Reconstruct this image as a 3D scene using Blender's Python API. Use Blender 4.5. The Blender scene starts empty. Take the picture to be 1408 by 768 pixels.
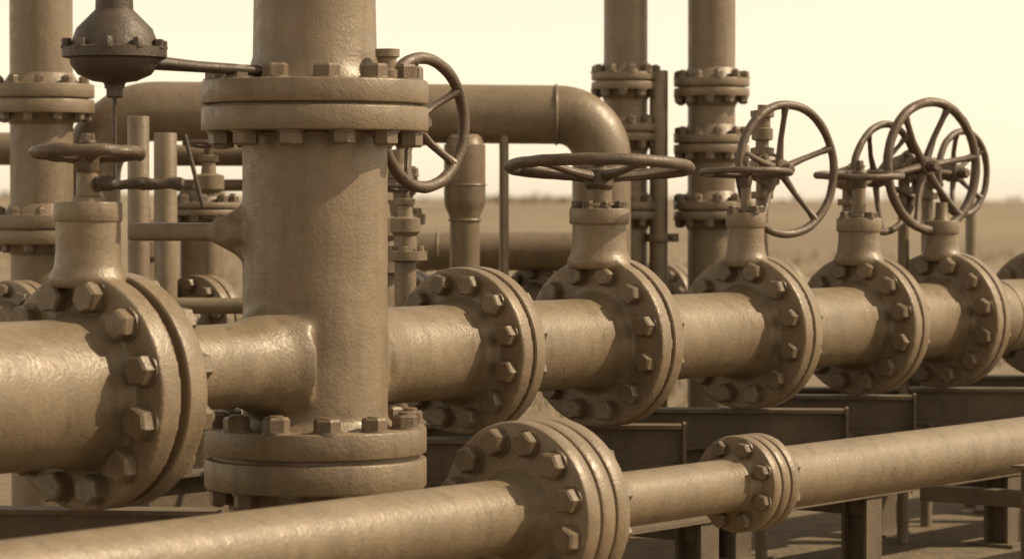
import bpy, bmesh, math, random
from mathutils import Vector, Matrix, noise
random.seed(7)
scene = bpy.context.scene
TH = math.radians(38.0)
D = Vector((math.sin(TH), math.cos(TH), 0))      # direction every pipeline runs
N = Vector((math.cos(TH), -math.sin(TH), 0))     # horizontal, square to the pipelines
UP = Vector((0, 0, 1))

# ------------------------------------------------------------------ materials
def paint(name, c1, c2, rough=0.42, bump=0.5, grain=70, dust_highlight=(0.27,0.208,0.130), dust_highlight_amt=0.4, rust=0.25):
    m = bpy.data.materials.new(name); m.use_nodes = True
    nt = m.node_tree; nd = nt.nodes; lk = nt.links
    b = nd["Principled BSDF"]
    tc = nd.new("ShaderNodeTexCoord")
    def noi(scale, detail=4, rgh=0.55, vec=None):
        n = nd.new("ShaderNodeTexNoise"); n.inputs["Scale"].default_value = scale
        n.inputs["Detail"].default_value = detail; n.inputs["Roughness"].default_value = rgh
        lk.new(vec or tc.outputs["Object"], n.inputs["Vector"]); return n
    def ramp(src, a, b_, c0=(0,0,0,1), c1_=(1,1,1,1)):
        r = nd.new("ShaderNodeValToRGB"); r.color_ramp.elements[0].position = a; r.color_ramp.elements[1].position = b_
        r.color_ramp.elements[0].color = c0; r.color_ramp.elements[1].color = c1_
        lk.new(src, r.inputs[0]); return r
    def mix(fac, a, b_, mode='MIX'):
        x = nd.new("ShaderNodeMix"); x.data_type = 'RGBA'; x.blend_type = mode
        for sock, v in ((x.inputs[0], fac), (x.inputs[6], a), (x.inputs[7], b_)):
            if hasattr(v, "is_output"): lk.new(v, sock)
            else: sock.default_value = v if isinstance(v, float) else (*v, 1)
        return x.outputs[2]
    n1 = noi(5, 6, .65); r1 = ramp(n1.outputs["Fac"], 0.35, 0.66)
    col = mix(r1.outputs[0], c1, c2)
    # streaks of grime that run down
    mp = nd.new("ShaderNodeMapping"); mp.inputs["Scale"].default_value = (22, 22, 2.2)
    lk.new(tc.outputs["Object"], mp.inputs["Vector"])
    n2 = noi(1.0, 6, 0.65, mp.outputs[0]); r2 = ramp(n2.outputs["Fac"], 0.50, 0.76)
    mm = nd.new("ShaderNodeMath"); mm.operation = 'MULTIPLY'; mm.inputs[1].default_value = 0.6
    lk.new(r2.outputs[0], mm.inputs[0])
    col = mix(mm.outputs[0], col, tuple(x*0.5 for x in c1))
    # chips and rust specks
    n3 = noi(38, 6, 0.7); r3 = ramp(n3.outputs["Fac"], 0.63, 0.71)
    m3 = nd.new("ShaderNodeMath"); m3.operation = 'MULTIPLY'; m3.inputs[1].default_value = rust
    lk.new(r3.outputs[0], m3.inputs[0])
    col = mix(m3.outputs[0], col, (0.06, 0.036, 0.018))
    # lighter colour on upward faces: settled dust, also painting in highlights
    g = nd.new("ShaderNodeNewGeometry"); sx = nd.new("ShaderNodeSeparateXYZ"); lk.new(g.outputs["Normal"], sx.inputs[0])
    rd = ramp(sx.outputs["Z"], 0.35, 1.0)
    n4 = noi(14, 6, 0.7); r4 = ramp(n4.outputs["Fac"], 0.3, 0.7)
    md = nd.new("ShaderNodeMath"); md.operation = 'MULTIPLY'; lk.new(rd.outputs[0], md.inputs[0]); lk.new(r4.outputs[0], md.inputs[1])
    md2 = nd.new("ShaderNodeMath"); md2.operation = 'MULTIPLY'; md2.inputs[1].default_value = dust_highlight_amt; lk.new(md.outputs[0], md2.inputs[0])
    col = mix(md2.outputs[0], col, dust_highlight)
    lk.new(col, b.inputs["Base Color"])
    # roughness
    mr = nd.new("ShaderNodeMapRange"); mr.inputs["To Min"].default_value = rough-0.08; mr.inputs["To Max"].default_value = rough+0.18
    n5 = noi(23, 5, 0.65); lk.new(n5.outputs["Fac"], mr.inputs["Value"]); mr.inputs["From Min"].default_value=0.3; mr.inputs["From Max"].default_value=0.7
    lk.new(mr.outputs[0], b.inputs["Roughness"])
    b.inputs["Specular IOR Level"].default_value = 0.7
    b.inputs["Specular Tint"].default_value = (1.0,.92,.80,1)
    # bump: lumpy cast metal under thick brushed paint
    nb1 = noi(grain, 3, 0.6); nb2 = noi(16, 3, 0.5)
    ma = nd.new("ShaderNodeMath"); ma.operation = 'MULTIPLY_ADD'; ma.inputs[1].default_value = 1.2
    lk.new(nb2.outputs["Fac"], ma.inputs[0]); lk.new(nb1.outputs["Fac"], ma.inputs[2])
    ms = nd.new("ShaderNodeMath"); ms.operation = 'MULTIPLY_ADD'; ms.inputs[1].default_value = -0.3
    lk.new(r3.outputs[0], ms.inputs[0]); lk.new(ma.outputs[0], ms.inputs[2])
    bp = nd.new("ShaderNodeBump"); bp.inputs["Strength"].default_value = bump; bp.inputs["Distance"].default_value = 0.005
    lk.new(ms.outputs[0], bp.inputs["Height"]); lk.new(bp.outputs[0], b.inputs["Normal"])
    return m

M_BODY = paint("tan_paint", (0.145,0.102,0.060), (0.200,0.144,0.087), 0.39, 0.42, 85)
M_BOLT = paint("bolt_paint", (0.100,0.067,0.039), (0.160,0.113,0.068), 0.38, 0.4, 120, rust=0.5)
M_WHEEL = paint("wheel_paint", (0.065,0.040,0.024), (0.10,0.064,0.039), 0.45, 0.5, 110, dust_highlight_amt=0.3, rust=0.5)
M_BEAM = paint("beam_paint", (0.085,0.059,0.035), (0.125,0.089,0.054), 0.55, 0.4, 60, rust=0.6)
M_BACK = paint("weathered_paint", (0.145,0.103,0.061), (0.195,0.142,0.087), 0.40, 0.35, 60)
M_DARK = paint("dark_iron", (0.032,0.021,0.014), (0.055,0.036,0.023), 0.5, 0.5, 90, dust_highlight_amt=0.2)

# ------------------------------------------------------------------ mesh helpers
def frame(ax):
    ax = ax.normalized()
    ref = UP if abs(ax.z) < 0.9 else Vector((1, 0, 0))
    u = ref.cross(ax).normalized(); v = ax.cross(u).normalized()
    return ax, u, v
def lathe(bm, prof, o, ax, seg=64):
    ax, u, v = frame(ax); rings = []
    for t, r in prof:
        c = o + ax*t
        if r < 1e-6: rings.append([bm.verts.new(c)])
        else: rings.append([bm.verts.new(c + (u*math.cos(2*math.pi*i/seg)+v*math.sin(2*math.pi*i/seg))*r) for i in range(seg)])
    for a, b in zip(rings, rings[1:]):
        for i in range(seg):
            j = (i+1) % seg
            if len(a) == 1 and len(b) == 1: continue
            if len(a) == 1: bm.faces.new((a[0], b[j], b[i]))
            elif len(b) == 1: bm.faces.new((a[i], a[j], b[0]))
            else: bm.faces.new((a[i], a[j], b[j], b[i]))
    return rings
def cyl(bm, o, ax, t0, t1, r, seg=48, bev=0.0):
    if bev > 0:
        p = [(t0,0),(t0,r-bev),(t0+bev*0.3,r-bev*0.3),(t0+bev,r),(t1-bev,r),(t1-bev*0.3,r-bev*0.3),(t1,r-bev),(t1,0)]
    else: p = [(t0,0),(t0,r),(t1,r),(t1,0)]
    lathe(bm, p, o, ax, seg)
def tube(bm, pts, rad, seg=24, closed=False, flat=1.0):
    pts = [Vector(p) for p in pts]; n = len(pts)
    if not hasattr(rad, "__len__"): rad = [rad]*n
    rings = []; u = None
    for i in range(n):
        if closed: t = (pts[(i+1)%n]-pts[i-1]).normalized()
        else: t = (pts[min(i+1,n-1)]-pts[max(i-1,0)]).normalized()
        if u is None: _, u, v = frame(t)
        else:
            u = (u - t*u.dot(t)).normalized(); v = t.cross(u).normalized()
        rings.append([bm.verts.new(pts[i]+(u*math.cos(2*math.pi*k/seg)+v*math.sin(2*math.pi*k/seg)*flat)*rad[i]) for k in range(seg)])
    m = n if closed else n-1
    for i in range(m):
        a = rings[i]; b = rings[(i+1)%n]
        for k in range(seg):
            l = (k+1)%seg; bm.faces.new((a[k], a[l], b[l], b[k]))
    if not closed:
        bm.faces.new(rings[0][::-1]); bm.faces.new(rings[-1])
def torus(bm, c, nrm, R, r, seg=72, mseg=14, arc=None, flat=1.0):
    _, u, v = frame(nrm); rings = []
    for i in range(seg):
        a = 2*math.pi*i/seg; e = u*math.cos(a)+v*math.sin(a)
        rings.append([bm.verts.new(c+e*(R+r*math.cos(2*math.pi*k/mseg))+nrm*r*flat*math.sin(2*math.pi*k/mseg)) for k in range(mseg)])
    for i in range(seg):
        a = rings[i]; b = rings[(i+1)%seg]
        for k in range(mseg):
            l = (k+1)%mseg; bm.faces.new((a[k], b[k], b[l], a[l]))
def hexbolt(bm, p, ax, af, h, stud=0.0, washer=True):
    ax, u, v = frame(ax); a0 = random.random()*math.pi/3
    r = af/math.sqrt(3); tw = 0.006
    ax = (ax + u*random.uniform(-.02,.02)+v*random.uniform(-.02,.02)).normalized()
    if washer: lathe(bm, [(-0.003,0),(-0.003,r*1.13),(tw,r*1.1),(tw,0)], p, ax, 20)
    rings = []
    for t, s in ((0.0,1.0),(tw+h*0.82,1.0),(tw+h,0.84)):
        rings.append([bm.verts.new(p+ax*t+(u*math.cos(a0+math.pi/3*i)+v*math.sin(a0+math.pi/3*i))*r*s) for i in range(6)])
    for a, b in zip(rings, rings[1:]):
        for i in range(6): bm.faces.new((a[i], a[(i+1)%6], b[(i+1)%6], b[i]))
    bm.faces.new(rings[-1])
    if stud > 0:
        rs = af*0.31
        lathe(bm, [(tw+h-0.003,0),(tw+h-0.003,rs),(tw+h+stud*0.8,rs),(tw+h+stud,rs*0.75),(tw+h+stud,0)], p, ax, 14)
def boltring(bm, c, ax, R, n, af, h, off=0.0, stud=0.0, skip=None):
    ax, u, v = frame(ax)
    for i in range(n):
        a = 2*math.pi*(i+off)/n
        e = u*math.cos(a)+v*math.sin(a)
        if skip and skip(e): continue
        hexbolt(bm, c+e*R, ax, af*random.uniform(.96,1.05), h*random.uniform(.92,1.12), stud*random.uniform(.5,1.2))
def box(bm, c, ex, ey, ez, sx, sy, sz):
    vs = [bm.verts.new(c+ex*sx*a+ey*sy*b+ez*sz*d) for a in (-.5,.5) for b in (-.5,.5) for d in (-.5,.5)]
    for f in ((0,1,3,2),(4,6,7,5),(0,4,5,1),(2,3,7,6),(0,2,6,4),(1,5,7,3)): bm.faces.new([vs[i] for i in f])
def ibeam(bm, p0, p1, h, w, tf=0.014, tw=0.012, up=UP):
    """p0,p1 on the centre line of the top face"""
    ax = (p1-p0).normalized(); side = up.cross(ax).normalized()
    prof = [(-w/2,0),(w/2,0),(w/2,-tf),(tw/2,-tf),(tw/2,-h+tf),(w/2,-h+tf),(w/2,-h),(-w/2,-h),(-w/2,-h+tf),(-tw/2,-h+tf),(-tw/2,-tf),(-w/2,-tf)]
    a = [bm.verts.new(p0+side*x+up*y) for x, y in prof]; b = [bm.verts.new(p1+side*x+up*y) for x, y in prof]
    n = len(prof)
    for i in range(n): bm.faces.new((a[i], a[(i+1)%n], b[(i+1)%n], b[i]))
    bm.faces.new(a[::-1]); bm.faces.new(b)
def wheel(bm, c, nrm, R, r, spokes=5, dish=0.05, hub=0.035, a0=0.2, shaft=0.0, wob=0.0018):
    nrm = nrm.normalized()
    sub = bmesh.new()
    torus(sub, c, nrm, R-r, r, 80, 12)
    _, u, v = frame(nrm); hc = c - nrm*dish
    for i in range(spokes):
        a = a0+2*math.pi*i/spokes; e = u*math.cos(a)+v*math.sin(a)
        pts = [hc+e*hub*0.4, hc+e*(R*0.2)+nrm*dish*0.05, hc+e*(R*0.45)+nrm*dish*0.25, hc+e*(R*0.75)+nrm*dish*0.75, c+e*(R-r*1.3)]
        tube(sub, pts, [r*1.1, r*0.9, r*0.68, r*0.66, r*0.95], 10)
    lathe(sub, [(-0.05,0),(-0.05,hub*0.8),(-0.035,hub),(0.022,hub),(0.03,hub*0.85),(0.03,hub*0.55),(0.05,hub*0.5),(0.05,0)], hc, nrm, 24)
    for vv in sub.verts:
        vv.co += noise.noise_vector(vv.co*14)*wob*1.6 + noise.noise_vector(vv.co*45)*wob*0.5
    me = bpy.data.meshes.new("t"); sub.to_mesh(me); sub.free(); bm.from_mesh(me); bpy.data.meshes.remove(me)
    hexbolt(bm, hc+nrm*0.048, nrm, hub*0.95, 0.02)
    if shaft > 0: cyl(bm, hc, -nrm, 0.02, shaft, hub*0.5, 18)

def empty(name, loc=(0,0,0)):
    e = bpy.data.objects.new(name, None); e.location = loc; e.empty_display_size = 0.2
    scene.collection.objects.link(e); return e
def obj(name, bm, mat, parent=None, remesh=0, smooth_it=6, sharp=32):
    bmesh.ops.recalc_face_normals(bm, faces=bm.faces)
    for f in bm.faces: f.smooth = True
    lim = math.radians(sharp)
    for e in bm.edges:
        if len(e.link_faces) == 2 and e.calc_face_angle(0) > lim: e.smooth = False
    me = bpy.data.meshes.new(name); bm.to_mesh(me); bm.free()
    o = bpy.data.objects.new(name, me); scene.collection.objects.link(o)
    me.materials.append(mat)
    if remesh:
        md = o.modifiers.new("fuse", 'REMESH'); md.mode = 'VOXEL'; md.voxel_size = remesh; md.use_smooth_shade = True
        ms = o.modifiers.new("fillet", 'SMOOTH'); ms.factor = 0.5; ms.iterations = smooth_it
    if parent:
        o.parent = parent; o.matrix_parent_inverse = Matrix.Translation(-Vector(parent.location))
    return o

# ------------------------------------------------------------------ main pipeline
AX = 1.0
def P(s, z=AX): return Vector((0.343,10.9,0))+D*s+UP*z
main = empty("flanged_pipeline", P(0))
FL = [ # s, D, disc t, gap, axis z, rL, rR, nbolts, af, PCD r, neck(None or r, top z, cap R)
 dict(s=-2.69,D=.72,t=.082,gap=.034,z=.95,rl=.222,rr=.135,n=12,af=.086,pr=.298,neck=(.098,1.525,.104)),
 dict(s=-.87,D=.590,t=.062,gap=.012,z=AX,rl=.165,rr=.165,n=12,af=.066,pr=.240,neck=None),
 dict(s=-.065,D=.635,t=.066,gap=.014,z=AX,rl=.165,rr=.165,n=12,af=.068,pr=.258,neck=(.100,1.500,.112)),
 dict(s=.93,D=.615,t=.062,gap=.010,z=AX,rl=.165,rr=.165,n=12,af=.067,pr=.250,neck=(.074,1.480,.080)),
 dict(s=1.80,D=.595,t=.060,gap=.012,z=AX,rl=.165,rr=.165,n=12,af=.067,pr=.242,neck=(.088,1.455,.096)),
 dict(s=2.50,D=.605,t=.060,gap=.012,z=AX,rl=.165,rr=.165,n=12,af=.067,pr=.246,neck=(.072,1.440,.080)),
 dict(s=3.47,D=.600,t=.060,gap=.012,z=AX,rl=.165,rr=.165,n=12,af=.067,pr=.246,neck=None),
 dict(s=4.60,D=.600,t=.060,gap=.012,z=AX,rl=.165,rr=.165,n=12,af=.067,pr=.246,neck=None),
]
def flange(fl, par, o, body=M_BODY, remesh=0.008):
    R = fl['D']/2; t = fl['t']; g = fl['gap']; rl = fl['rl']; rr = fl['rr']
    bm = bmesh.new()
    cyl(bm, o, D, 0, t, R, 96)
    lathe(bm, [(-.16,0),(-.16,rl),(-.05,rl+.002),(-.02,rl+.014),(.02,rl+.03),(.02,0)], o, D, 72)
    if fl['neck']:
        nr, nz, cr = fl['neck']; c = o + D*(t*0.5+.005)
        zb = o.z+R-0.045
        c0 = Vector((c.x,c.y,0))
        lathe(bm, [(zb,0),(zb,nr*1.15),(zb+.03,nr*1.22),(zb+.06,nr*1.06),(zb+.11,nr),(nz-.045,nr),(nz-.045,0)], c0, UP, 64)
    obj("front_flange", bm, body, par, remesh, 5)
    bm = bmesh.new()
    lathe(bm, [(t+g,0),(t+g,R-.006),(t+g+.004,R),(2*t+g-.012,R),(2*t+g-.004,R-.004),(2*t+g,R-.012),(2*t+g,rr+.045),(2*t+g+.012,rr+.03),(2*t+g+.06,rr+.004),(2*t+g+.1,rr),(2*t+g+.1,0)], o, D, 96)
    cyl(bm, o, D, t-.01, t+g+.01, fl['pr']-.07, 48)
    obj("rear_flange", bm, body, par)
    bm = bmesh.new()
    boltring(bm, o, -D, fl['pr'], fl['n'], fl['af'], fl['af']*.52, 0.5 if fl['n']%2==0 else 0, 0)
    boltring(bm, o+D*(2*t+g), D, fl['pr'], fl['n'], fl['af'], fl['af']*.52, 0.5, .02)
    _,u,v = frame(D)
    for i in range(fl['n']):
        a = 2*math.pi*(i+.5)/fl['n']; cyl(bm, o+(u*math.cos(a)+v*math.sin(a))*fl['pr'], D, t-.005, t+g+.005, fl['af']*.33, 12)
    obj("bolts", bm, M_BOLT, par)
for fl in FL: flange(fl, main, P(fl['s'], fl['z']))
bm = bmesh.new()
cyl(bm, P(0,.95), D, -5.6, -2.7, .222, 96)
cyl(bm, P(0), D, -2.55, -1.85, .135, 72)
for a, b in ((-1.35,-.85),(-.8,-.03),(.03,.95),(1.0,1.82),(1.9,2.52),(2.6,3.52),(3.6,4.62),(4.7,9)):
    cyl(bm, P(0), D, a, b, .165, 80)
for s in (3.0,): torus(bm, P(s), D, .1655, .0045, 80, 8)
for s in (-3.9,): torus(bm, P(s,.95), D, .2225, .005, 90, 8)
obj("pipe_run", bm, M_BODY, main)

# ------------------------------------------------------------------ tee riser
C = P(-1.615); CX = Vector((C.x, C.y, 0))
tee = empty("tee_riser", C)
bm = bmesh.new()
cyl(bm, CX, UP, .74, 1.79, .240, 96)
lathe(bm, [(.70,0),(.70,.30),(.76,.285),(.80,.25),(.80,0)], CX, UP, 96)
cyl(bm, C, D, -.5, 0, .136, 64)
lathe(bm, [(-.36,.0),(-.36,.138),(-.27,.165),(-.2,.20),(-.2,0)], C, D, 64)
cyl(bm, C, D, 0, .42, .166, 64)
lathe(bm, [(.2,0),(.2,.18),(.26,.170),(.30,.166),(.30,0)], C, D, 64)
bl = Vector((-1,0.05,0)).normalized(); bs = bl.cross(UP)
zc = 1.425
pr = [(.15,.10),(.26,.10),(.32,.07),(.42,.055),(.62,.05),(.62,-.05),(.42,-.055),(.32,-.07),(.26,-.10),(.15,-.10)]
a = [bm.verts.new(CX+bl*x+bs*y+UP*(zc-.03)) for x,y in pr]; b = [bm.verts.new(CX+bl*x+bs*y+UP*(zc+.03)) for x,y in pr]
n = len(pr)
for i in range(n): bm.faces.new((a[i],a[(i+1)%n],b[(i+1)%n],b[i]))
bm.faces.new(a[::-1]); bm.faces.new(b)
pz = [(.2,.13),(.255,.075),(.33,.035),(.33,-.035),(.255,-.075),(.2,-.13)]
a = [bm.verts.new(CX+bl*x-bs*.08+UP*(zc+y)) for x,y in pz]; b = [bm.verts.new(CX+bl*x+bs*.08+UP*(zc+y)) for x,y in pz]
n = len(pz)
for i in range(n): bm.faces.new((a[i],a[(i+1)%n],b[(i+1)%n],b[i]))
bm.faces.new(a[::-1]); bm.faces.new(b)
obj("riser_body", bm, M_BODY, tee, 0.010, 9)
bm = bmesh.new()
def vdisc(bm, c, z0, z1, R, seg=110, bev=.008):
    cyl(bm, Vector((c.x,c.y,0)), UP, z0, z1, R, seg, bev)
vdisc(bm, C, 1.755, 1.836, .375); vdisc(bm, C, 1.845, 1.922, .375)
cyl(bm, CX, UP, 1.83, 1.85, .34, 64)
vdisc(bm, C, .695, .782, .368); vdisc(bm, C, .583, .680, .368)
cyl(bm, CX, UP, .675, .70, .34, 64)
lathe(bm, [(1.915,0),(1.915,.245),(1.94,.225),(2.0,.205),(2.25,.2),(2.6,.2),(2.6,0)], CX, UP, 80)
lathe(bm, [(.0,0),(.0,.24),(.5,.24),(.56,.26),(.59,.29),(.59,0)], CX, UP, 80)
obj("riser_flanges", bm, M_BODY, tee)
bm = bmesh.new()
for z, ax in ((1.922,UP),(1.755,-UP),(.782,UP),(.583,-UP)):
    boltring(bm, CX+UP*z, ax, .318, 12, .076, .042, .35, .0 if z>1 else .008)
obj("riser_bolts", bm, M_BOLT, tee)
bm = bmesh.new(); torus(bm, CX+UP*1.748, UP, .246, .012, 90, 10)
for v in bm.verts: v.co += noise.noise_vector(v.co*60)*.003
obj("weld_bead", bm, M_BODY, tee)
bm = bmesh.new()
wn = Vector((math.sin(math.radians(52)), -math.cos(math.radians(52)), 0))
wc = Vector((-.309,10.18,1.80))
wheel(bm, wc, wn, .246, .021, 5, .05, .042, .55, .26)
obj("side_handwheel", bm, M_WHEEL, tee)
bm = bmesh.new()
g0 = wc-wn*.2
tube(bm, [g0, g0-wn*.12+UP*.1, CX+UP*2.08], [.05,.055,.075], 24)
cyl(bm, g0, wn, -.02, .03, .085, 32, .005)
boltring(bm, g0+wn*.03, wn, .062, 6, .032, .02)
q = CX+Vector((.245,-.12,1.922))
lathe(bm, [(0,0),(0,.045),(.03,.045),(.035,.03),(.07,.03),(.075,.04),(.10,.04),(.10,0)], q, UP, 24)
box(bm, CX+Vector((.20,.02,1.965)), Vector((1,0,0)), Vector((0,1,0)), UP, .12,.08,.07)
obj("side_bonnet", bm, M_BODY, tee)

# ------------------------------------------------------------------ valve tops on the main pipeline
def cap(bm, c, z, cr, h=.06, n=6):
    c0 = Vector((c.x,c.y,0))
    cyl(bm, c0, UP, z-h, z, cr, 56, .006)
def centre(i):
    fl = FL[i]; return P(fl['s'], fl['z'])+D*(fl['t']*.5+.005)
def tilt(nx, ny): return Vector((math.sin(math.radians(nx)), math.sin(math.radians(ny)), 1)).normalized()
def topvalve(i, wr, wz, tl, capbolts=0, rr=.013, sr=.035, sp=5, a0=.3, dish=.04, wob=.0018):
    c = centre(i); fl = FL[i]; nr, nz, cr = fl['neck']; c0 = Vector((c.x,c.y,0))
    e = empty("gate_valve", c0+UP*nz)
    bm = bmesh.new(); cap(bm, c, nz, cr)
    lathe(bm, [(nz-.01,0),(nz-.01,sr*1.5),(nz+.012,sr*1.35),(nz+.02,sr),(wz-.04,sr*.92),(wz-.04,0)], c0, UP, 32)
    obj("bonnet", bm, M_BODY, e)
    bm = bmesh.new()
    if capbolts: boltring(bm, c0+UP*nz, UP, cr*.78, capbolts, .036, .02, .3)
    wheel(bm, c0+UP*wz, tl, wr, rr, sp, dish, sr*1.15, a0, 0, wob)
    obj("handwheel", bm, M_WHEEL, e)
    return e, c0
e1, c1 = topvalve(0, .176, 1.672, tilt(0,3), 0, .019, .036, 5, .4, .015, .004)
e3, c3 = topvalve(2, .358, 1.652, tilt(.5,4.6), 8, .022, .048, 5, .5, .035)
e4, c4 = topvalve(3, .190, 1.640, tilt(0,3), 4, .013, .022, 5, .1, .01)
e5, c5 = topvalve(4, .195, 1.635, tilt(0,-3), 4, .014, .03, 5, .8, .01)
bm = bmesh.new()
a = Vector((c1.x+.03,c1.y-.02,1.578)); 
pts = [a+Vector((.033*i, .004*math.sin(i), .002*math.sin(i*1.7))) for i in range(9)]
pts = [pts[0].lerp(pts[8], k/32)+Vector((0,0,.002*math.sin(k*.5))) for k in range(33)]
rads = [.029-.007*min(k/8,1)+.003*math.sin(k*.45) for k in range(32)]+[.012]
tube(bm, pts, rads, 16, flat=.8)
for v in bm.verts: v.co += noise.noise_vector(v.co*55)*.005
obj("lever", bm, M_DARK, e1)
c6 = centre(5); c60 = Vector((c6.x,c6.y,0)); e6 = empty("gate_valve", c60+UP*1.44)
bm = bmesh.new(); cap(bm, c6, 1.44, .08)
lathe(bm, [(1.43,0),(1.43,.045),(1.455,.03),(1.52,.026),(1.52,0)], c60, UP, 32)
obj("bonnet", bm, M_BODY, e6)

def sidewheel(x, y, z, R, ang, rr, sp, a0, post_r=.03, zb=0.0, par=None, stack=False, gl=.17):
    a = math.radians(ang); n = Vector((math.sin(a), -math.cos(a), 0)); c = Vector((x,y,z))
    e = par or empty("handwheel_valve", c)
    bm = bmesh.new(); wheel(bm, c, (n+UP*random.uniform(-.03,.03)), R, rr, sp, .045, .042, a0, gl+.02); obj("handwheel", bm, M_WHEEL, e)
    bm = bmesh.new(); g = c-n*gl
    lathe(bm, [(-.08,0),(-.08,.045),(-.02,.06),(.03,.055),(.045,.036),(.09,.03),(.09,0)], g, n, 32)
    cyl(bm, g, n, .0, .014, .075, 28, .003)
    boltring(bm, g+n*.014, n, .06, 6, .022, .014)
    g0 = Vector((g.x,g.y,0)) - n*.03
    if not par:
        cyl(bm, g0, UP, zb, z, post_r, 24)
        cyl(bm, g0, UP, z-.12, z-.09, post_r*1.8, 24, .003)
    if stack:
        lathe(bm, [(z,0),(z,.036),(z+.06,.036),(z+.065,.05),(z+.09,.05),(z+.095,.028),(z+.12,.028),(z+.125,.045),(z+.17,.045),(z+.175,.034),(z+.215,.034),(z+.22,.05),(z+.245,.05),(z+.25,.02),(z+.27,.02),(z+.27,0)], g0, UP, 24)
    obj("gearbox", bm, M_BACK, e)
sidewheel(1.134,12.0,1.656,.285,38,.018,5,.35,.026,0,None,True,.12)
sidewheel(1.64,12.8,1.626,.252,47,.016,5,.9,.026)
sidewheel(1.855,12.85,1.68,.304,39,.021,6,.15,.026,0,None,False,.14)
sidewheel(2.09,13.5,1.655,.210,46,.016,5,.6,.028)

# ------------------------------------------------------------------ lower pipeline in front
def Q(s, z=.58): return Vector((.965,10.0,0))+D*s+UP*z
low = empty("flanged_pipeline", Q(0))
def trip(par, o, R, t, g, nd, pr, n, af, rl, rr):
    bm = bmesh.new(); x = 0
    for k in range(nd):
        lathe(bm, [(x,0),(x,R-.012),(x+.004,R-.004),(x+.012,R),(x+t-.01,R),(x+t-.003,R-.003),(x+t,R-.01),(x+t,0)], o, D, 96)
        if k < nd-1: cyl(bm, o, D, x+t-.01, x+t+g+.01, R-.03, 64)
        x += t+g
    x -= g
    lathe(bm, [(-.1,0),(-.1,rl),(-.04,rl+.004),(-.012,rl+.018),(.005,rl+.032),(.005,0)], o, D, 64)
    lathe(bm, [(x-.005,0),(x-.005,rr+.032),(x+.012,rr+.018),(x+.05,rr+.004),(x+.1,rr),(x+.1,0)], o, D, 64)
    obj("flange_stack", bm, M_BODY, par)
    bm = bmesh.new(); boltring(bm, o, -D, pr, n, af, af*.55, .5); boltring(bm, o+D*x, D, pr, n, af, af*.55, .5, .02)
    obj("bolts", bm, M_BOLT, par)
trip(low, Q(-1.56), .283, .066, .010, 3, .225, 12, .070, .112, .092)
trip(low, Q(-.36), .163, .047, .009, 3, .128, 8, .046, .082, .105)
bm = bmesh.new()
cyl(bm, Q(0), D, -5, -1.55, .112, 64); cyl(bm, Q(0), D, -1.45, -.34, .088, 64); cyl(bm, Q(0), D, -.2, 9, .107, 64)
obj("pipe_run", bm, M_BODY, low)
for s, off, hgt in ((1.38,.22,.52), (3.4,.17,.50), (-2.6,.17,.46)):
    c = Q(s,0)+N*off
    e = empty("pipe_support_post", c)
    bm = bmesh.new()
    ibeam(bm, c-N*.03, c+UP*hgt-N*.03, .12, .17, .012,.012, up=-N)
    box(bm, c+UP*(hgt+.008)+N*.03, D, N, UP, .19, .19, .014)
    box(bm, c+UP*.008+N*.03, D, N, UP, .22, .22, .014)
    box(bm, c+UP*.40-N*off, D, N, UP, .08, off*2+.1, .06)
    obj("post", bm, M_BEAM, e)

# ------------------------------------------------------------------ steel skid
def beam(pts, h=.16, w=.12, endplates=True):
    e = empty("steel_support_beam", pts[0]); bm = bmesh.new()
    ibeam(bm, pts[0], pts[1], h, w)
    ax = (pts[1]-pts[0]).normalized(); sd = UP.cross(ax).normalized()
    if endplates:
        for p, sg in ((pts[0],-1),(pts[1],1)): box(bm, p+ax*sg*.007-UP*h*.5, ax, sd, UP, .012, w+.012, h+.012)
    obj("beam", bm, M_BEAM, e); return e
V = Vector
beam((V((-1.9,9.05,.575)), V((-.9,8.98,.575))))
beam((V((-.75,10.3,.690)), V((.18,10.25,.690))))
beam((V((-.35,11.1,.678)), V((.650,11.05,.678))))
beam((V((.45,11.80,.688)), V((1.345,11.72,.688))))
beam((V((1.0,12.5,.696)), V((1.715,12.42,.696))))
beam((V((1.25,13.05,.692)), V((2.9,12.95,.692))))
beam((V((1.75,13.9,.695)), V((3.4,13.8,.695))))
for off in (.22,-.42): beam((P(-1.1,.515)+N*off, P(5.5,.515)+N*off), .2, .14, False)
beam((P(-1.1,.505)+N*-1.3, P(6.5,.505)+N*-1.3), .2, .14, False)
e = empty("steel_support_legs", P(0,0)); bm = bmesh.new()
for s in (-1.0,.3,1.5,2.7,3.9,5.2):
    for off in (.22,-.42,-1.3):
        c = P(s,.30)+N*off; ibeam(bm, V((c.x,c.y,0))-N*.06, V((c.x,c.y,.31))-N*.06, .12,.12,up=-N)
        box(bm, V((c.x,c.y,.008)), D, N, UP, .22,.22,.016)
    box(bm, P(s,.27)-N*.55, N, D, UP, 1.6,.06,.06)
obj("legs", bm, M_BEAM, e)

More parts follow.
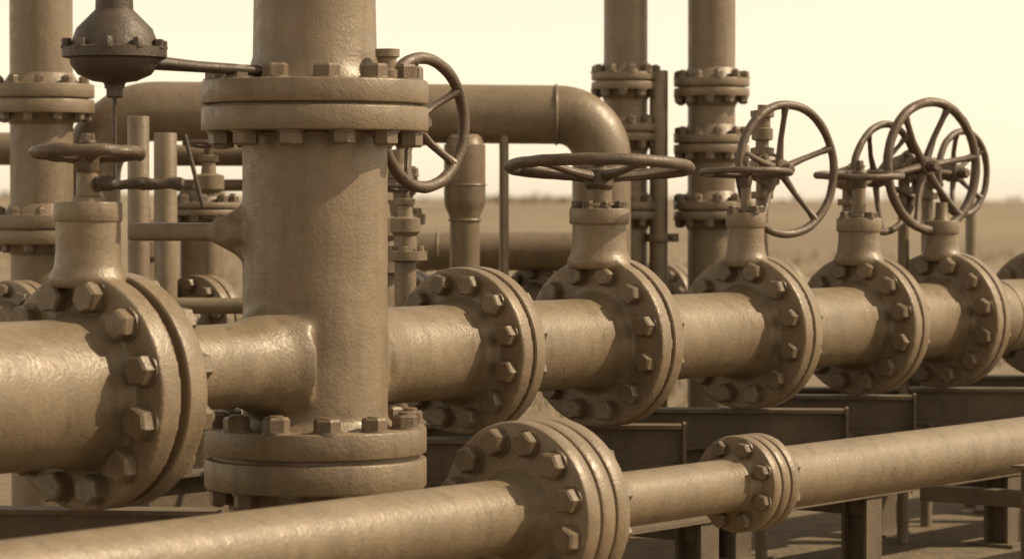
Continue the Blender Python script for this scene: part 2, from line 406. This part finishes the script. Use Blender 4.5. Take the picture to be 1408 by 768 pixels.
# ------------------------------------------------------------------ second pipeline behind
def B(s, z=.98): return V((-1.43,13.0,0))+D*s+UP*z
back = empty("flanged_pipeline", B(0))
bm = bmesh.new(); cyl(bm, B(0), D, -5, 9, .10, 48)
bb = bmesh.new()
for s in (-1.1,0,1.42,2.5,3.6,4.7,5.8):
    for k in range(2):
        cyl(bm, B(s+k*.062), D, 0, .052, .215, 64, .006)
    boltring(bb, B(s), -D, .172, 10, .05, .028, .5); boltring(bb, B(s+.114), D, .172, 10, .05, .028, .5)
    lathe(bm, [(-.08,0),(-.08,.1),(-.01,.13),(0,.13),(0,0)], B(s), D, 40)
obj("pipe_run", bm, M_BACK, back); obj("bolts", bb, M_BOLT, back)
def column(x, y, r, zt, fls, R, ft=.05, zb=0.0, name="riser_pipe", nb=10, mat=M_BACK):
    c = V((x,y,0)); e = empty(name, c); bm = bmesh.new(); bb = bmesh.new()
    cyl(bm, c, UP, zb, zt, r, 56)
    for z in fls:
        cyl(bm, c, UP, z+.004, z+ft, R, 64, .005); cyl(bm, c, UP, z-ft, z-.004, R, 64, .005)
        cyl(bm, c, UP, z-.01, z+.01, R*.88, 40)
        lathe(bm, [(z+ft-.002,0),(z+ft-.002,r*1.25),(z+ft+.05,r),(z+ft+.05,0)], c, UP, 40)
        lathe(bm, [(z-ft-.05,0),(z-ft-.05,r),(z-ft+.002,r*1.25),(z-ft+.002,0)], c, UP, 40)
        pr = (R+r*1.1)/2+.004
        boltring(bb, c+UP*(z+ft), UP, pr, nb, .042, .026, .2, .006); boltring(bb, c+UP*(z-ft), -UP, pr, nb, .042, .026, .2, .006)
    obj("pipe", bm, mat, e)
    if len(fls): obj("bolts", bb, M_BOLT, e)
    else: bb.free()
    return e
column(-2.10,13.0,.140,3.2,(1.98,1.40),.235,.065)
column(.546,14.0,.105,3.2,(2.10,1.855,1.48),.165,.042)
column(.959,14.0,.114,3.2,(2.07,1.80,1.48),.182,.044)
def pole(x,y,r,zt,clamps=(),name="steel_post"):
    c = V((x,y,0)); e = empty(name, c); bm = bmesh.new(); cyl(bm, c, UP, 0, zt, r, 28, .004)
    for z in clamps:
        cyl(bm, c, UP, z-.02, z+.02, r*1.35, 28, .004); box(bm, c+V((r*1.6,0,z)), V((1,0,0)),V((0,1,0)),UP,.05,.04,.04)
        hexbolt(bm, c+V((r*1.7,-.02,z)), V((0,-1,0)), .025,.014)
    obj("post", bm, M_BACK, e)
pole(.703,13.95,.044,2.15,(1.35,))
pole(2.29,14.5,.031,1.515)
pole(-.037,13.4,.022,1.83)
pole(-1.54,12.0,.045,1.875)
pole(-1.50,12.6,.05,1.82)
e = empty("capped_standpipe", (-.216,13.3,0)); bm = bmesh.new()
lathe(bm, [(0,0),(0,.068),(1.42,.068),(1.46,.072),(1.50,.09),(1.53,.095),(1.78,.095),(1.785,.088),(1.80,.082),(1.815,.078),(1.83,.06),(1.83,0)], V((-.216,13.3,0)), UP, 40)
torus(bm, V((-.216,13.3,1.60)), UP, .095,.005,40,8); torus(bm, V((-.216,13.3,1.44)), UP, .072,.006,40,8)
obj("standpipe", bm, M_BACK, e)
def arc(c, a0, a1, r, ux, uz, n=14): return [c+ux*math.cos(a0+(a1-a0)*i/n)*r+uz*math.sin(a0+(a1-a0)*i/n)*r for i in range(n+1)]
X = V((1,0,0))
e = empty("overhead_loop_pipe", (-.7,13.5,1.95)); bm = bmesh.new()
xl, xr, zt = -1.925, .415, 1.935
pts = [V((xl,13.3,0)), V((xl,13.3,zt-.32))]+arc(V((xl+.3,13.3,zt-.3)), math.pi, math.pi/2, .3, X, UP)
pts += arc(V((xr-.2,13.5,zt-.21)), math.pi/2, 0, .2, X, UP)+[V((xr,13.5,zt-.25)), V((xr,13.5,0))]
tube(bm, pts, .136, 48)
def ringX(x,z,r): torus(bm, V((x,13.49,z)), X, r, .007, 56, 8)
ringX(xr-.21, zt-.01, .136); torus(bm, V((xr,13.5,zt-.26)), UP, .136,.006,56,8)
torus(bm, V((xl,13.3,zt-.34)), UP, .136,.006,56,8)
obj("pipe", bm, M_BACK, e)
e = empty("crossover_pipe", (-.1,15,1.27)); bm = bmesh.new()
tube(bm, [V((-.62,14.9,0.2)), V((-.62,14.9,1.0))]+arc(V((-.40,14.9,1.05)), math.pi, math.pi/2, .22, X, UP)+[V((.60,14.9,1.27)), V((.62,14.9,1.27))], .10, 36)
torus(bm, V((-.38,14.9,1.27)), X, .10,.006,40,8)
obj("pipe", bm, M_BACK, e)
e = empty("crossover_pipe", (-2.6,13.8,1.7)); bm = bmesh.new()
tube(bm, [V((-4.5,14.2,1.78)), V((-1.95,14.2,1.78))], .08, 32); tube(bm, [V((-1.62,13.7,1.74)), V((-1.0,13.7,1.74))], .05, 28)
tube(bm, [V((-1.62,13.7,1.60)), V((-1.0,13.7,1.60))], .028, 20)
tube(bm, [V((-4.5,12.4,1.08)), V((-1.0,12.4,1.08))], .035, 24)
obj("pipes", bm, M_BACK, e)

def smallvalve(x,y,z,sc=1.0,w=True,zb=.9,a=30):
    c = V((x,y,0)); e = empty("needle_valve", (x,y,z)); bm = bmesh.new(); k=sc
    lathe(bm, [(zb,0),(zb,.05*k),(z-.34*k,.05*k),(z-.33*k,.10*k),(z-.29*k,.10*k),(z-.285*k,.055*k),(z-.22*k,.05*k),(z-.2*k,.07*k),(z-.14*k,.07*k),(z-.13*k,.035*k),(z-.08*k,.03*k),(z-.075*k,.045*k),(z-.05*k,.045*k),(z-.045*k,.014*k),(z,.014*k),(z,0)], c, UP, 28)
    boltring(bm, c+UP*(z-.29*k), UP, .08*k, 6, .026*k,.018*k)
    obj("body", bm, M_BACK, e)
    if w:
        bm = bmesh.new(); wheel(bm, V((x,y,z)), tilt(2,4), .12*k, .010*k, 4, .01, .02, .4); obj("handwheel", bm, M_WHEEL, e)
smallvalve(-1.365,13.1,1.78,1.0,True)
smallvalve(-.51,13.3,1.80,1.15,True)
smallvalve(-.56,12.4,1.62,1.2,False)
smallvalve(-1.62,12.9,1.50,1.1,False)
smallvalve(-.44,12.0,1.58,.9,True)
column(-1.40,13.15,.10,1.35,(1.49,),.175,.03)
column(-.50,12.7,.045,1.75,(1.30,1.62),.085,.018,nb=6)
e = empty("tie_rod", (-1.4,12.9,1.6)); bm = bmesh.new(); tube(bm, [V((-1.45,12.9,1.82)), V((-1.37,12.9,1.50))], .010, 12); obj("rod", bm, M_DARK, e)

# dark actuator at upper left, hung on an arm from the riser neck
ac = V((-1.255,9.2,0)); e = empty("valve_actuator", ac+UP*1.95); bm = bmesh.new()
lathe(bm, [(1.885,0),(1.885,.028),(1.90,.036),(1.905,.07),(1.925,.115),(1.955,.138),(1.975,.142),(1.98,.165),(2.01,.165),(2.015,.14),(2.07,.12),(2.13,.06),(2.30,.055),(2.30,0)], ac, UP, 56)
boltring(bm, ac+UP*2.01, UP, .152, 10, .028,.02)
hexbolt(bm, ac+V((.0,0,1.888)), -UP, .05,.03)
obj("housing", bm, M_DARK, e)
bm = bmesh.new()
tube(bm, [ac+V((.10,0,1.965)), ac+V((.25,.10,1.955)), ac+V((.42,.25,1.95)), CX+V((-.18,0,1.955))], [.034,.026,.024,.03], 18, flat=.7)
tube(bm, [ac+V((0,0,1.88)), ac+V((0,0,1.60))], .007, 12)
obj("arm", bm, M_DARK, e)

# ------------------------------------------------------------------ ground
bm = bmesh.new()
def gh(x,y):
    d = math.hypot(x,y)
    f = max(0,(d-60)/600)
    return (noise.noise(V((x*.004,y*.004,0)))*3.0 + noise.noise(V((x*.02,y*.02,3)))*.6)*min(f,1.2) + max(0,(d-350))*.0012*(1.2-x/max(y,60)*6 if y>0 else 1)
ys = [-40,-10,0,5,8,10,12,14,16,19,23,28,34,42,52,65,80,100,130,170,220,290,380,500,650,850,1100,1500,2100,3000,4500]
cols = 90; rows = []
for y in ys:
    w = max(60, abs(y)*.9)
    rows.append([bm.verts.new((( -1+2*i/cols)*w, y, gh((-1+2*i/cols)*w, y))) for i in range(cols+1)])
for a, b in zip(rows, rows[1:]):
    for i in range(cols): bm.faces.new((a[i],a[i+1],b[i+1],b[i]))
gm = bpy.data.materials.new("dry_field"); gm.use_nodes = True; nt = gm.node_tree; nd = nt.nodes; lk = nt.links
b = nd["Principled BSDF"]; tc = nd.new("ShaderNodeTexCoord")
def gn(s, det=6, sc=None):
    n = nd.new("ShaderNodeTexNoise"); n.inputs["Scale"].default_value = s; n.inputs["Detail"].default_value = det; n.inputs["Roughness"].default_value=.65
    if sc:
        mp = nd.new("ShaderNodeMapping"); mp.inputs["Scale"].default_value = sc; lk.new(tc.outputs["Object"], mp.inputs[0]); lk.new(mp.outputs[0], n.inputs["Vector"])
    else: lk.new(tc.outputs["Object"], n.inputs["Vector"])
    return n
r = nd.new("ShaderNodeValToRGB"); r.color_ramp.elements[0].position=.34; r.color_ramp.elements[0].color=(.18,.130,.072,1)
r.color_ramp.elements[1].position=.66; r.color_ramp.elements[1].color=(.34,.255,.15,1)
lk.new(gn(.05,8,(1,.35,1)).outputs["Fac"], r.inputs[0])
r2 = nd.new("ShaderNodeValToRGB"); r2.color_ramp.elements[0].position=.35; r2.color_ramp.elements[0].color=(.5,.5,.5,1); r2.color_ramp.elements[1].position=.65
lk.new(gn(7,8).outputs["Fac"], r2.inputs[0])
mx = nd.new("ShaderNodeMix"); mx.data_type='RGBA'; mx.blend_type='MULTIPLY'; mx.inputs[0].default_value=.8
lk.new(r.outputs[0], mx.inputs[6]); lk.new(r2.outputs[0], mx.inputs[7]); lk.new(mx.outputs[2], b.inputs["Base Color"])
b.inputs["Roughness"].default_value=.95
bp = nd.new("ShaderNodeBump"); bp.inputs["Distance"].default_value=.05; bp.inputs["Strength"].default_value=.7; lk.new(gn(18,8).outputs["Fac"], bp.inputs["Height"]); lk.new(bp.outputs[0], b.inputs["Normal"])
obj("ground", bm, gm, None, sharp=180)
grm = bpy.data.materials.new("dry_grass"); grm.use_nodes=True; grm.node_tree.nodes["Principled BSDF"].inputs["Base Color"].default_value=(.24,.178,.098,1); grm.node_tree.nodes["Principled BSDF"].inputs["Roughness"].default_value=.8
bm = bmesh.new()
for i in range(9000):
    y = 15+ (random.random()**1.6)*70; x = random.uniform(-.24,.24)*y
    if noise.noise(V((x*.5,y*.3,1))) < -.05: continue
    for k in range(2):
        h = random.uniform(.05,.22); a = random.uniform(0,6.28); q = V((x+random.uniform(-.06,.06),y+random.uniform(-.06,.06),gh(x,y)-.01)); w = V((math.cos(a),math.sin(a),0))*.006*(1+y/25)
        l = V((random.uniform(-.4,.4),random.uniform(-.4,.4),1))*h
        bm.faces.new([bm.verts.new(q-w), bm.verts.new(q+w), bm.verts.new(q+l)])
obj("dry_grass", bm, grm, None, sharp=180)
tm = bpy.data.materials.new("distant_foliage"); tm.use_nodes=True; tm.node_tree.nodes["Principled BSDF"].inputs["Base Color"].default_value=(.12,.09,.05,1); tm.node_tree.nodes["Principled BSDF"].inputs["Roughness"].default_value=.9
bm = bmesh.new()
for i in range(70):
    y = random.uniform(1000,1150)
    x = random.uniform(-220,220) if random.random()<.5 else random.uniform(-10,26)
    H = random.uniform(2.0,5.0); z0 = gh(x,y)
    tube(bm, [V((x,y,z0-.5)), V((x,y,z0+H*.6))], .2, 5)
    for k in range(70):
        d = V((random.gauss(0,1),random.gauss(0,1),random.gauss(0,.8)))
        q = V((x,y,z0+H*.6))+V((d.x*H*.33,d.y*H*.33,d.z*H*.22)); s=random.uniform(.25,.7)
        t1 = V((random.uniform(-1,1),random.uniform(-1,1),random.uniform(-1,1)))*s; t2 = V((random.uniform(-1,1),random.uniform(-1,1),random.uniform(-1,1)))*s
        bm.faces.new([bm.verts.new(q), bm.verts.new(q+t1), bm.verts.new(q+t2)])
obj("distant_tree_line", bm, tm, None, sharp=180)

# ------------------------------------------------------------------ light and sky
AZ, EL = math.radians(90), math.radians(41)
w = bpy.data.worlds.new("World"); scene.world = w; w.use_nodes = True; nt = w.node_tree
sky = nt.nodes.new("ShaderNodeTexSky"); sky.sky_type='NISHITA'; sky.sun_disc=False
sky.sun_elevation=EL; sky.sun_rotation=AZ; sky.dust_density=.5; sky.air_density=1.0; sky.ozone_density=.5
hs = nt.nodes.new("ShaderNodeHueSaturation"); hs.inputs["Saturation"].default_value=.22
mx = nt.nodes.new("ShaderNodeMix"); mx.data_type='RGBA'; mx.blend_type='MULTIPLY'; mx.inputs[0].default_value=1.0; mx.inputs[7].default_value=(1.34,1.13,.86,1)
nt.links.new(sky.outputs[0], hs.inputs["Color"]); nt.links.new(hs.outputs[0], mx.inputs[6]); nt.links.new(mx.outputs[2], nt.nodes["Background"].inputs[0])
nt.nodes["Background"].inputs[1].default_value=.15
ld = bpy.data.lights.new("sun",'SUN'); ld.energy=5.0; ld.angle=math.radians(.6); ld.color=(1,.85,.64)
lo = bpy.data.objects.new("sun", ld); scene.collection.objects.link(lo)
sd = V((math.sin(AZ)*math.cos(EL), math.cos(AZ)*math.cos(EL), math.sin(EL)))
lo.rotation_euler = sd.to_track_quat('Z','Y').to_euler(); lo.location=(8,0,10)

# ------------------------------------------------------------------ camera
cd = bpy.data.cameras.new("camera"); cam = bpy.data.objects.new("camera", cd); scene.collection.objects.link(cam)
cam.location=(0,0,1.53); cam.rotation_euler=(math.radians(90-1.56),0,0)
cd.sensor_width=36; cd.lens=36*4000/1408; cd.clip_end=8000; cd.clip_start=.1
cd.dof.use_dof=True; cd.dof.focus_distance=10.2; cd.dof.aperture_fstop=3.2
scene.camera=cam
scene.view_settings.view_transform='Standard'; scene.view_settings.look='None'; scene.view_settings.exposure=0
